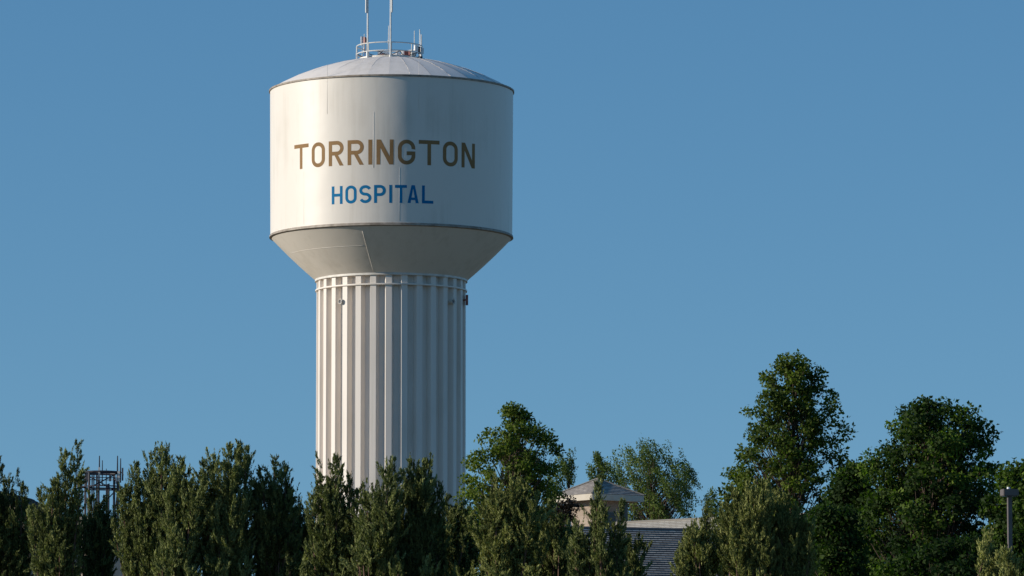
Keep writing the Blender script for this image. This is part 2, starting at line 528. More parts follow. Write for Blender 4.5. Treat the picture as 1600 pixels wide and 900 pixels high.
def letter(ch, th0, th1, y_top, y_bot, mat_, stroke_px):
    zt_ = ZT(0)  # placeholder
    # heights of the lettering at the part of the shell facing the camera
    z1 = P(600, y_top, TD - RT).z; z0 = P(600, y_bot, TD - RT).z
    H = z1 - z0
    W = rad(th1 - th0) * RT
    loops = glyph(ch, W / H, stroke_px / (y_bot - y_top))
    bm = bmesh.new()
    flat = [q for lp in loops for q in lp]
    tris = tessellate_polygon([[Vector((q[0], q[1], 0)) for q in lp] for lp in loops])
    vv = [bm.verts.new((q[0] * H, q[1] * H, 0)) for q in flat]
    for tr in tris:
        try: bm.faces.new([vv[i] for i in tr])
        except ValueError: pass
    x = 0.1
    while x < W:
        bmesh.ops.bisect_plane(bm, geom=bm.verts[:] + bm.edges[:] + bm.faces[:], plane_co=(x, 0, 0), plane_no=(1, 0, 0))
        x += 0.1
    for v in bm.verts:
        th = th0 + math.degrees(v.co.x / RT)
        q = surf(th, z0 + v.co.y, .006)
        v.co = (q[0] - CX, q[1] - CY, q[2])
    bmesh.ops.recalc_face_normals(bm, faces=bm.faces[:])
    bm.faces.ensure_lookup_table()
    bmesh.ops.triangulate(bm, faces=bm.faces[:])
    me = bpy.data.meshes.new('letter'); bm.to_mesh(me); bm.free()
    me.materials.append(mat_)
    o = bpy.data.objects.new('letter', me); link(o, tank)
    o['label'] = ('brown' if mat_ is M['brownletter'] else 'blue') + ' letter ' + ch
    return o
TH = lambda px: math.degrees(math.asin((px - 610.0) / 191.0))
for ch, a, b_ in (('T',462,485),('O',490,511),('R',517,540.3),('R',546.5,571.7),('I',578.7,584.8),('N',591.3,617.6),('G',624.2,651),('T',656.2,688),('O',693.2,716),('N',721.8,742.3)):
    letter(ch, TH(a), TH(b_), 217.8, 256.8, M['brownletter'], 6.0)
for ch, a, b_ in (('H',521.8,538.7),('O',543,560.6),('S',564.7,583.5),('P',587.6,605.6),('I',611,615.2),('T',619.8,638.2),('A',639.2,656.4),('L',661.4,678.9)):
    letter(ch, TH(a), TH(b_), 288.7, 316.8, M['blueletter'], 4.6)

# railing and antennas on the roof
RX = P(608.5, 100, TD).x
RR = 51.5 * U
def roofz(x, y):
    q = math.hypot(x - CX, y - CY)
    return zt + .03 + rise - (Rs - math.sqrt(max(Rs * Rs - q * q, 0)))
zr1 = ZT(73); zr2 = ZT(85.5)
def rp(th, r=None):
    r = r or RR
    return RX + r * math.sin(rad(th)), CY - r * math.cos(rad(th))
rl = MB()
rl.tube([(*rp(a), zr1) for a in range(0, 361, 5)], .035, 6, False)
rl.tube([(*rp(a), zr2) for a in range(0, 361, 5)], .032, 6, False)
rail = rl.build('guard_rail', M['rail'], tower)
for a in (-90, -38, 5, 44, 90, 135, 180, 225):
    q = MB(); x, y = rp(a)
    q.tube([(x, y, roofz(x, y) - .02), (x, y, zr1)], .035 if a != -90 else .05, 6)
    q.build('rail_post', M['rail'], tower)
hb = MB()
hb.lathe((RX, CY, 0), [(RR - .12, roofz(CX + RR, CY) - .1), (RR - .12, roofz(CX + RR, CY) + .13), (RR - .25, roofz(CX + RR, CY) + .13), (RR - .25, roofz(CX, CY) - .1)], 60)
hb.build('roof_curb', M['trim'], tower)
hb = MB()
hb.lathe((RX + .4, CY, 0), [(.45, ZT(99)), (.45, ZT(86)), (.30, ZT(84)), (0.01, ZT(83.5))], 30)
hb.build('roof_hatch', M['whitebox'], tower)
def whip(name, px, py0, py1, r, th_depth, mat='antenna', stand=True, rtop=None):
    x = P(px, 80, TD).x; y = CY + th_depth
    z0 = P(px, py0, y).z; z1 = P(px, py1, y).z
    q = MB()
    q.tube([(x, y, z0), (x, y, z0 + (z1 - z0) * .45), (x + .005, y, z1)], [r, r, rtop or r * .8], 7)
    q.tube([(x, y, z0), (x, y, z0 + min(.45, (z1 - z0) * .2))], r * 1.7, 7)
    if stand:
        rx_ = (x - RX); k = RR / max(math.hypot(rx_, y - CY), .1)
        q.tube([(x, y, z0 + .15), (RX + rx_ * k, CY + (y - CY) * k, zr2)], .025, 5)
    return q.build(name, M[mat], tower)
w1 = whip('whip_antenna', 575.6, 92, -30, .055, -1.58, stand=False)
w2 = whip('whip_antenna', 611.5, 97, -34, .055, -2.04, stand=False)
for (px, yy, y0, y1, ww) in ((573.2, -1.60, 26, 2, .09), (613.6, -2.06, 27, 4, .09)):
    q = MB(); x = P(px, 20, TD).x
    q.tube([(x, CY + yy, ZT(y0)), (x, CY + yy, ZT(y1))], .055, 7)
    q.tube([(x, CY + yy, ZT(12)), (x + (.1 if px < 600 else -.1), CY + yy, ZT(12))], .03, 5)
    q.build('dipole_antenna', M['antenna'], tower)
for (px, y0, y1, dd, r_) in ((647, 93, 48, 1.0, .03), (655.5, 92, 46, .7, .035), (658.5, 88, 54, -.5, .05), (568.5, 80, 53, .9, .03), (606.5, 68, 40, 1.2, .03), (573.5, 78, 44, 1.4, .025)):
    whip('whip_antenna', px, y0, y1, r_, dd)
# panel antennas and radio boxes
for (px, y0, y1, dd, sx, sy, mm, rz) in ((566, 57, 71, .3, .16, .12, 'antenna', .3), (570, 58, 68, .2, .12, .14, 'redbox', .8), (572.8, 60, 66, .4, .1, .1, 'darksteel', 0),
                              (650, 71, 79, -.9, .22, .18, 'whitebox', .5), (654.5, 73, 84, -.5, .14, .2, 'darksteel', .2), (659.5, 75, 84, -.3, .16, .16, 'whitebox', .9), (658, 84, 93, -.2, .13, .16, 'darksteel', .3), (644.5, 82, 90, -.9, .2, .14, 'trim', .3),
                              (621.5, 82, 88.5, -.4, .2, .2, 'whitebox', .2), (629, 80, 88.5, -.5, .16, .2, 'whitebox', -.2), (636, 79, 89, .1, .34, .2, 'redbox', .1), (641, 80, 88, -.8, .16, .14, 'redbox', .5), (603, 82, 88.5, -.3, .38, .3, 'whitebox', .1), (592.5, 80.5, 88.5, .5, .2, .2, 'whitebox', 0), (597, 84, 89, -.6, .24, .2, 'redbox', 0), (557, 82, 92, -.2, .09, .1, 'whitebox', 0)):
    q = MB(); y = CY + dd
    c = P(px, (y0 + y1) / 2, y); hh = (y1 - y0) * U
    q.box(c, (sx, sy, hh), rz)
    q.tube([(c.x, y + .08, roofz(c.x, y) - .01), (c.x, y + .08, c.z)], .02, 5)
    q.build('panel_antenna' if y0 < 75 else 'radio_box', M[mm], tower)
cb_ = MB()
for k in range(5):
    a = [(-85, -.2), (-50, -.6), (-20, -.2), (20, -.5), (60, -.3)][k]
    pts = []
    for f in np.linspace(0, 1, 8):
        th = a[0] + f * 40
        x, y = rp(th, RR * (.97 - .2 * math.sin(f * math.pi)))
        pts.append((x, y, ZT(86) + (roofz(x, y) + .05 - ZT(86)) * math.sin(f * math.pi) * .8))
    cb_.tube(pts, .03, 5)
cb_.build('cable_bundle', M['darksteel'], tower)

# ------------------------------------------------------------------ buildings
def course_plane(bl, br, tr_, tl, exposure=.17, lift=.03):
    """lapped shingle courses on the plane bl-br-tr-tl; returns MB with uv list"""
    bl, br, tr_, tl = map(Vector, (bl, br, tr_, tl))
    n = (br - bl).cross(tl - bl)
    if n.length < 1e-6: n = (br - bl).cross(tr_ - bl)
    n.normalize()
    if n.z < 0: n = -n
    H = ((tl + tr_) / 2 - (bl + br) / 2).length
    k = max(2, int(H / exposure))
    mb = MB(); uv = []
    for i in range(k):
        f0, f1 = i / k, (i + 1) / k
        a = bl.lerp(tl, f0); b_ = br.lerp(tr_, f0); c = br.lerp(tr_, f1); d = bl.lerp(tl, f1)
        vs = [a + n * lift, b_ + n * lift, c + n * .002, d + n * .002, a, b_]
        mb.add(vs, [(0, 1, 2, 3), (4, 5, 1, 0)])
        u = (br - bl).normalized()
        e = [(q - bl).dot(u) for q in (a, b_, c, d)]
        v0, v1 = i * .19, (i + 1) * .19
        uv += [(e[0], v0), (e[1], v0), (e[2], v1), (e[3], v1), (e[0], v0), (e[1], v0), (e[1], v0 + .01), (e[0], v0 + .01)]
    return mb, uv
def set_uv(o, uv):
    l = o.data.uv_layers.new(name='uv')
    l.data.foreach_set('uv', [c for q in uv for c in q])
def merge(parts):
    mb = MB(); uv = []
    for a, u in parts:
        mb.add(a.v, a.f); uv += u
    return mb, uv
def wall_quad(a, b_, z0, z1):
    a, b_ = Vector(a), Vector(b_)
    L = (b_ - a).length
    mb = MB(); mb.add([(a.x, a.y, z0), (b_.x, b_.y, z0), (b_.x, b_.y, z1), (a.x, a.y, z1)], [(0, 1, 2, 3)])
    return mb, [(0, z0), (L, z0), (L, z1), (0, z1)]

# hospital building, its cupola and the two roof wings
D0 = 225.0
corner = P(925, 771, D0)
base_pt = P(960, 830, 226)
hosp = empty('hospital_building', (base_pt.x, base_pt.y, 0), 'tan building with grey shingle roofs and a small square cupola, right of the tower', 'building')
# cupola
ld = Vector((-.6, .8, 0)); rd = Vector((.8, .6, 0))
L = 2.93
fz1 = corner.z; fz0 = P(925, 780.5, D0).z
A = Vector((corner.x, corner.y, 0)); B = A + ld * L; Cc = A + ld * L + rd * L; Dd = A + rd * L
ctr = (A + Cc) / 2
apex_z = P(928, 749, ctr.y).z
apex = Vector((ctr.x, ctr.y, apex_z))
cup_parts = []
for (p_, q_) in ((B, A), (A, Dd), (Dd, Cc), (Cc, B)):
    mb, uv = course_plane((p_.x, p_.y, fz1), (q_.x, q_.y, fz1), apex, apex, .155, .026)
    cup_parts.append((mb, uv))
mb, uv = merge(cup_parts); cr = mb.build('cupola_roof', M['shingle'], hosp); set_uv(cr, uv)
hipb = MB()
for p_ in (A, B, Cc, Dd):
    hipb.tube([(p_.x, p_.y, fz1 + .02), (apex.x, apex.y, apex.z + .03)], .05, 5)
hipb.build('hip_cap', M['shinglelight'], cr)
fb = MB()
for (p_, q_) in ((B, A), (A, Dd), (Dd, Cc), (Cc, B)):
    d_ = (q_ - p_).normalized(); c = (p_ + q_) / 2
    inw = (ctr - c).normalized()
    c = c + inw * .025
    fb.box((c.x, c.y, (fz0 + fz1) / 2 - .004), ((q_ - p_).length - .052, .05, fz1 - fz0), 0, d_, Vector((-d_.y, d_.x, 0)), Vector((0, 0, 1)))
fo = fb.build('cupola_fascia', M['fascia'], hosp)
sb = MB()
ins = .05
sb.box((ctr.x, ctr.y, fz0 + .05), (L - .12, L - .12, .04), 0, rd, Vector((-rd.y, rd.x, 0)), Vector((0, 0, 1)))
sb.build('soffit', M['fascia'], hosp)
oh = .62
Wc = L - 2 * oh
a_ = A + (rd + ld) * oh
b2 = a_ + ld * Wc; d2 = a_ + rd * Wc; c2 = b2 + rd * Wc
zlow = corner.z - 3.6
wp = [wall_quad(b2, a_, zlow, fz0 + .03), wall_quad(a_, d2, zlow, fz0 + .03), wall_quad(d2, c2, zlow, fz0 + .03), wall_quad(c2, b2, zlow, fz0 + .03)]
mb, uv = merge(wp); cw = mb.build('cupola_wall', M['brick'], hosp); set_uv(cw, uv)
pb = MB()
pb.box((d2.x, d2.y, (zlow + fz0) / 2), (.20, .20, fz0 - zlow), 0, rd, Vector((-rd.y, rd.x, 0)), Vector((0, 0, 1)))
pb.build('corner_post', M['darktrim'], hosp)
# louvred opening on each camera side of the cupola
for (p_, dr) in ((a_ + rd * Wc / 2, rd),):
    out = Vector((dr.y, -dr.x, 0)) if dr is rd else Vector((-dr.y, dr.x, 0))
    out = -out if out.y > 0 else out
    c = p_ + out * .03
    lv = MB()
    lv.box((c.x, c.y, fz0 - .95), (.62, .05, .9), 0, dr, out, Vector((0, 0, 1)))
    lo = lv.build('louvre', M['darktrim'], hosp)
    lv = MB()
    for k in range(7):
        lv.box((c.x + out.x * .04, c.y + out.y * .04, fz0 - 1.32 + k * .12), (.56, .05, .03), 0, dr, out, Vector((0, 0, 1)))
    lv.build('louvre_slat', M['darktrim'], lo)

# wing A: shaded slope facing the camera, slightly to the right
az = rad(20)
adir = Vector((math.cos(az), math.sin(az), 0)); an = Vector((math.sin(az), -math.cos(az), 0))
a0 = P(975, 827.5, 214)
def A_pt(s_, drop_run, slope=rad(42)):
    q = Vector((a0.x, a0.y, a0.z)) + adir * s_ + an * drop_run
    q.z -= drop_run * math.tan(slope)
    return q
sL, sR = -3.4, 14.0
mb, uv = course_plane(A_pt(sL - 5.5, 5.5), A_pt(sR, 5.5), A_pt(sR, 0), A_pt(sL, 0), .15, .045)
# hip end on the left
back = A_pt(sL, 0) - an * 5.5; 
tipL = A_pt(sL - 5.5, 5.5)
backL = A_pt(sL - 5.5, 5.5) - an * 11.0
mb2, uv2 = course_plane(backL, tipL, A_pt(sL, 0), A_pt(sL, 0), .15, .03)
backR = A_pt(sR, 5.5) - an * 11.0
mb3, uv3 = course_plane(backR, backL, A_pt(sL, 0), A_pt(sR, 0), .15, .03)
mb, uv = merge([(mb, uv), (mb2, uv2), (mb3, uv3)])
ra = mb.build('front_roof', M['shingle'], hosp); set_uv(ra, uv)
rc_ = MB(); rc_.tube([A_pt(sL, -.02) + Vector((0, 0, .03)), A_pt(sR, -.02) + Vector((0, 0, .03))], .06, 6)
rc_.build('ridge_cap', M['shingle'], ra)
ez = A_pt(0, 5.5).z
inn = .5
w0 = A_pt(sL - 5.5 + inn, 5.5 - inn); w1_ = A_pt(sR - inn, 5.5 - inn)
w2_ = w1_ - an * (11 - 2 * inn); w3_ = w0 - an * (11 - 2 * inn)
wp = [wall_quad(w0, w1_, 0, ez + .3), wall_quad(w1_, w2_, 0, ez + 4.6 if False else ez + .3), wall_quad(w2_, w3_, 0, ez + .3), wall_quad(w3_, w0, 0, ez + .3)]
mb, uv = merge(wp); wo = mb.build('wall', M['brick'], hosp); set_uv(wo, uv)
gb = MB()
p0 = A_pt(sL - 5.5, 5.5); p1 = A_pt(sR, 5.5)
gb.tube([p0 + Vector((0, 0, -.08)), p1 + Vector((0, 0, -.08))], .09, 8)
gb.build('gutter', M['fascia'], hosp)
for k in range(5):
    c = w0.lerp(w1_, (k + .5) / 5) + an * .02
    q = MB(); q.box((c.x, c.y, ez - 2.2), (1.5, .08, 1.7), 0, adir, an, Vector((0, 0, 1)))
    wf = q.build('window', M['fascia'], hosp)
    q = MB(); c = c + an * .045; q.box((c.x, c.y, ez - 2.2), (1.3, .02, 1.5), 0, adir, an, Vector((0, 0, 1)))
    q.build('pane', M['glass'], wf)

# wing B: sunlit low slope behind wing A, its ridge running to the right and nearer
bdir = Vector((math.cos(rad(-42)), math.sin(rad(-42)), 0)); bn = Vector((-math.sin(rad(42)), -math.cos(rad(42)), 0))
b0 = P(963, 818, 223.4)
def B_pt(s_, run, slope=rad(24)):
    q = Vector((b0.x, b0.y, b0.z)) + bdir * s_ + bn * run
    q.z -= abs(run) * math.tan(slope)
    return q
LB = 12.0
mb, uv = course_plane(B_pt(0, 4.5), B_pt(LB, 4.5), B_pt(LB, 0), B_pt(0, 0), .19, .022)
mb2, uv2 = course_plane(B_pt(LB, -4.5), B_pt(0, -4.5), B_pt(0, 0), B_pt(LB, 0), .19, .022)
mb, uv = merge([(mb, uv), (mb2, uv2)])
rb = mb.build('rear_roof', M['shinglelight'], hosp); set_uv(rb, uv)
q = MB(); q.tube([B_pt(0, 0) + Vector((0, 0, .03)), B_pt(LB, 0) + Vector((0, 0, .03))], .055, 6); q.build('ridge_cap', M['shinglelight'], rb)
wz = B_pt(0, 4.2).z
q = MB()
g0, g1, g2, g3 = B_pt(.3, 4.1), B_pt(LB - .3, 4.1), B_pt(LB - .3, -4.1), B_pt(.3, -4.1)
mbw, uvw = merge([wall_quad(g0, g1, 0, wz), wall_quad(g1, g2, 0, wz), wall_quad(g2, g3, 0, wz), wall_quad(g3, g0, 0, wz)])
for s_ in (.3, LB - .3):
    r0 = B_pt(s_, 4.1); r1 = B_pt(s_, -4.1); rt = B_pt(s_, 0)
    mbw.add([(r0.x, r0.y, wz), (r1.x, r1.y, wz), (rt.x, rt.y, rt.z - .03)], [(0, 1, 2)]); uvw += [(0, wz), (8, wz), (4, rt.z)]
wo2 = mbw.build('rear_wall', M['brick'], hosp); set_uv(wo2, uvw)

def gable_house(name, label, c, w_, d_, rz, zwall, zridge, mroof, mwall, cat='building', over=.4):
    """ridge along local x"""
    e = empty(name, (c[0], c[1], 0), label, cat)
    ux = Vector((math.cos(rz), math.sin(rz), 0)); uy = Vector((-math.sin(rz), math.cos(rz), 0))
    C = Vector((c[0], c[1], 0))
    pt = lambda a, b_, z: C + ux * a + uy * b_ + Vector((0, 0, z))
    X, Y = w_ / 2, d_ / 2
    sl = (zridge - zwall) / Y
    ze = zwall - over * sl
    r1 = course_plane(pt(-X - over, -Y - over, ze), pt(X + over, -Y - over, ze), pt(X + over, 0, zridge), pt(-X - over, 0, zridge), .17, .028)
    r2 = course_plane(pt(X + over, Y + over, ze), pt(-X - over, Y + over, ze), pt(-X - over, 0, zridge), pt(X + over, 0, zridge), .17, .028)
    mb, uv = merge([r1, r2]); ro_ = mb.build('roof', mroof, e); set_uv(ro_, uv)
    ws_ = [wall_quad(pt(-X, -Y, 0), pt(X, -Y, 0), 0, zwall), wall_quad(pt(X, -Y, 0), pt(X, Y, 0), 0, zwall), wall_quad(pt(X, Y, 0), pt(-X, Y, 0), 0, zwall), wall_quad(pt(-X, Y, 0), pt(-X, -Y, 0), 0, zwall)]
    mb, uv = merge(ws_)
    for sx in (-1, 1):
        mb.add([pt(sx * X, -Y, zwall), pt(sx * X, Y, zwall), pt(sx * X, 0, zridge - .02)], [(0, 1, 2)]); uv += [(0, zwall), (d_, zwall), (d_ / 2, zridge)]
    wl = mb.build('wall', mwall, e); set_uv(wl, uv)
    fb = MB()
    fb.tube([pt(-X - over, -Y - over - .03, ze - .08), pt(X + over, -Y - over - .03, ze - .08)], .09, 6)
    fb.build('gutter', M['fascia'], e)
    for sx in (-1, 1):
        for zz in (zwall * .35, zwall * .75):
            for yy in (-Y * .5, Y * .5):
                q = MB(); q.box(pt(sx * (X + .02), yy, zz), (.08, 1.1, 1.4), rz); wf = q.build('window', M['fascia'], e)
                q = MB(); q.box(pt(sx * (X + .068), yy, zz), (.02, .94, 1.22), rz); q.build('pane', M['glass'], wf)
    return e
# far right building glimpsed between the trees
q = P(1400, 850, 232)
gable_house('annex_building', 'tan annex glimpsed low between the leafy trees at right', (q.x, q.y), 11, 9, rad(40), P(1400, 872, 230).z, P(1400, 835, 232).z, M['shinglelight'], M['brick'])
# left: house with dark brown roof
q = P(12, 790, 205)
gable_house('brown_roofed_house', 'house with dark brown roof glimpsed behind the leftmost junipers', (q.x - .2, q.y), 9, 4.4, rad(82), P(20, 812, 203).z, P(22, 768, 205).z, M['brownroof'], M['brick'])
# left: tan flat roofed building under the lattice tower
q = P(150, 806, 215)
tb = empty('flat_roofed_building', (q.x, q.y, 0), 'tan flat-roofed building glimpsed through the junipers below the lattice tower', 'building')
zt_ = P(160, 806, 212).z
uxv = Vector((math.cos(rad(-18)), math.sin(rad(-18)), 0)); uyv = Vector((-uxv.y, uxv.x, 0))
Cq = Vector((q.x - .35, q.y + 3, 0))
cs_ = [Cq - uxv * 1.6 - uyv * 3, Cq + uxv * 1.5 - uyv * 3, Cq + uxv * 1.5 + uyv * 3, Cq - uxv * 1.6 + uyv * 3]
mb, uv = merge([wall_quad(cs_[i], cs_[(i + 1) % 4], 0, zt_) for i in range(4)])
o_ = mb.build('wall', M['stucco'], tb); set_uv(o_, uv)
q = MB(); c = (cs_[0] + cs_[2]) / 2
q.box((c.x, c.y, zt_ + .05), (3.3, 6.2, .14), 0, uxv, uyv, Vector((0, 0, 1))); q.build('parapet_cap', M['fascia'], tb)

# ------------------------------------------------------------------ lattice antenna tower (left)
LD = 262.0
lx0 = P(134, 740, LD).x; lx1 = P(184, 740, LD).x
W2 = (lx1 - lx0) / 2; lcx = (lx0 + lx1) / 2
lt = empty('lattice_tower', (lcx, LD, 0), 'dark steel lattice tower crowded with antennas behind the left junipers', 'tower')
zl = lambda y: P(160, y, LD).z
ang0 = rad(12)
def lp(i, r_=None, ex=0):
    a = ang0 + i * math.pi / 2 + math.pi / 4
    r_ = (r_ or W2 * 1.28)
    return Vector((lcx + r_ * math.cos(a), LD + r_ * math.sin(a), 0))
for i in range(4):
    q = MB(); b_ = lp(i); q.tube([(b_.x, b_.y, 0), (b_.x, b_.y, zl(740))], .07, 6); q.build('leg', M['latticesteel'], lt)
br = MB()
zs_ = list(np.linspace(0.5, zl(764), 12)) + [zl(740)]
for k in range(len(zs_) - 1):
    for i in range(4):
        a, b_ = lp(i), lp((i + 1) % 4)
        if k >= 11:
            br.tube([(a.x, a.y, zs_[k]), (b_.x, b_.y, zs_[k + 1])], .03, 4)
        else:
            if (k + i) % 2: a, b_ = b_, a
            br.tube([(a.x, a.y, zs_[k]), (b_.x, b_.y, zs_[k + 1])], .03, 4)
        br.tube([(a.x, a.y, zs_[k + 1]), (b_.x, b_.y, zs_[k + 1])], .035, 4)
br.build('cross_brace', M['latticesteel'], lt)
for (yy, rr_, tk) in ((738.5, W2 * 1.3, .05), (748, W2 * 1.3, .022), (761, W2 * 1.4, .035)):
    q = MB()
    q.tube([(lcx + rr_ * math.cos(a) * .92, LD + rr_ * math.sin(a), zl(yy)) for a in np.linspace(0, 2 * math.pi, 17)], tk, 5, False)
    q.build('platform_ring', M['latticesteel'], lt)
q = MB()
for (px, dd) in ((143, .3), (148, -.6), (150.5, .1), (152.5, .2), (156, -.5), (165, .5), (168, .1), (171, -.3), (178, .2)):
    x = P(px, 770, LD).x
    q.tube([(x, LD + dd, 0), (x, LD + dd, zl(742 if px < 160 else 756))], .035, 5)
q.build('cable_run', M['latticesteel'], lt)
for (px, y0, y1, r_) in ((156.2, 760, 713, .04), (160.8, 760, 720, .03), (184.4, 758, 713, .04), (189.3, 755, 717, .035), (167, 760, 733, .025), (129, 764, 745, .03)):
    q = MB(); x = P(px, 740, LD).x
    q.tube([(x, LD - .4, zl(y0)), (x, LD - .4, zl((y0 + y1) / 2)), (x, LD - .4, zl(y1))], [r_, r_, r_ * .7], 5)
    q.tube([(x, LD - .4, zl(y0 - 3)), (lcx + (x - lcx) * .8, LD, zl(y0 - 3))], .025, 4)
    q.build('whip_antenna', M['latticesteel'], lt)
for (px, y0, y1, sx, mm) in ((155, 730, 750, .10, 'antenna'), (185.5, 736, 752, .12, 'trim'), (191.5, 731, 751, .08, 'darksteel'), (137, 740, 750, .14, 'darksteel'), (172, 742, 752, .1, 'darksteel')):
    q = MB(); c = P(px, (y0 + y1) / 2, LD - .8)
    q.box(c, (sx, .09, (y1 - y0) * LD / F)); q.tube([c, (c.x, LD - .2, c.z)], .03, 4)
    q.build('panel_antenna', M[mm], lt)
q = MB(); xa = P(122, 745, LD).x; xb = P(134, 745, LD).x
for yy in (744, 752, 761): q.tube([(xa, LD - .3, zl(yy)), (xb, LD - .1, zl(yy + 1))], .03, 4)
q.tube([(xa, LD - .3, zl(764)), (xa, LD - .3, zl(741))], .03, 4)
q.tube([(xa, LD - .3, zl(761)), (xb, LD - .1, zl(741))], .025, 4)
q.build('side_arm', M['latticesteel'], lt)

# ------------------------------------------------------------------ street lamp
LDp = 118.0
lp0 = P(1578.5, 900, LDp)
lamp = empty('street_lamp', (lp0.x, lp0.y, 0), 'brown square pole lamp with a flat box head at the far right', 'street lamp')
pxm = LDp / F
ztop = P(1578, 775, LDp).z
q = MB(); q.box((lp0.x, lp0.y, ztop / 2 + .3), (.095, .095, ztop - .6), rad(12)); q.build('pole', M['lamp'], lamp)
q = MB(); q.tube([(lp0.x, lp0.y, 0), (lp0.x, lp0.y, .6)], .25, 16); q.build('concrete_base', M['stucco'], lamp)
hz0, hz1 = P(1578, 775, LDp).z, P(1578, 764.5, LDp).z
bmh = bmesh.new(); bmesh.ops.create_cube(bmh, size=1)
bmesh.ops.scale(bmh, vec=(.365, .30, hz1 - hz0), verts=bmh.verts); bmesh.ops.bevel(bmh, geom=bmh.edges[:], offset=.012, segments=2, affect='EDGES')
bmesh.ops.rotate(bmh, matrix=Matrix.Rotation(rad(12), 3, 'Z'), verts=bmh.verts)
bmesh.ops.translate(bmh, vec=(0, 0, (hz0 + hz1) / 2), verts=bmh.verts)
me = bpy.data.meshes.new('lamp_head'); bmh.to_mesh(me); bmh.free(); me.materials.append(M['lamp'])
lh = bpy.data.objects.new('lamp_head', me); link(lh, lamp)
q = MB(); q.tube([(lp0.x - .02, lp0.y, hz1 - .01), (lp0.x - .02, lp0.y, hz1 + .05)], [.045, .035], 10); q.build('photocell', M['lampcell'], lh)
q = MB(); q.box((lp0.x, lp0.y, hz0 - .006), (.28, .22, .012), rad(12)); q.build('lens', M['glass'], lh)

# ------------------------------------------------------------------ foliage generators
RNG = np.random.default_rng(11)
def unit(a): return a / np.maximum(np.linalg.norm(a, axis=-1, keepdims=True), 1e-9)
def leaf_quads(Pb, D, Ln, Wd, fat=.5, R=None):
    """pointed leaf blades: base, side, tip, side"""
    n = len(Pb)
    R = unit(RNG.normal(size=(n, 3))) if R is None else unit(R + RNG.normal(size=(n, 3)) * .38)
    sd_ = unit(np.cross(D, R))
    up = np.cross(sd_, D)
    mid = Pb + D * (Ln * fat)[:, None]
    bend = up * (Ln * .10)[:, None]
    V = np.stack([Pb, mid + sd_ * (Wd / 2)[:, None] + bend, Pb + D * Ln[:, None], mid - sd_ * (Wd / 2)[:, None] + bend], 1)
    return V
def plumes(B, D, Ln, thick, dens, lw, ll, tint0):
    """feathery upright sprays: B base, D direction, Ln length"""
    n = np.maximum((Ln * dens).astype(int), 6)
    idx = np.repeat(np.arange(len(B)), n)
    m_ = len(idx)
    t_ = RNG.random(m_) ** .8
    ax = D[idx]
    up = np.array([0, 0, 1.0])
    pos = B[idx] + ax * (Ln[idx] * t_)[:, None] + up * (Ln[idx] * .22 * t_ * t_)[:, None]
    rdir = unit(np.cross(ax, RNG.normal(size=(m_, 3))))
    rr_ = thick[idx] * (1.02 - t_) ** .7 * np.sqrt(RNG.random(m_))
    pos = pos + rdir * rr_[:, None]
    ldir = unit(ax * .8 + up * .45 + rdir * (.55 * RNG.random(m_))[:, None] + RNG.normal(size=(m_, 3)) * .22)
    L_ = ll * (.6 + .8 * RNG.random(m_)); W_ = lw * (.7 + .6 * RNG.random(m_))
    V = leaf_quads(pos, ldir, L_, W_, .45, rdir)
    tint = np.clip(tint0[idx] + RNG.normal(size=m_) * .13, 0, 1)
    return V, tint

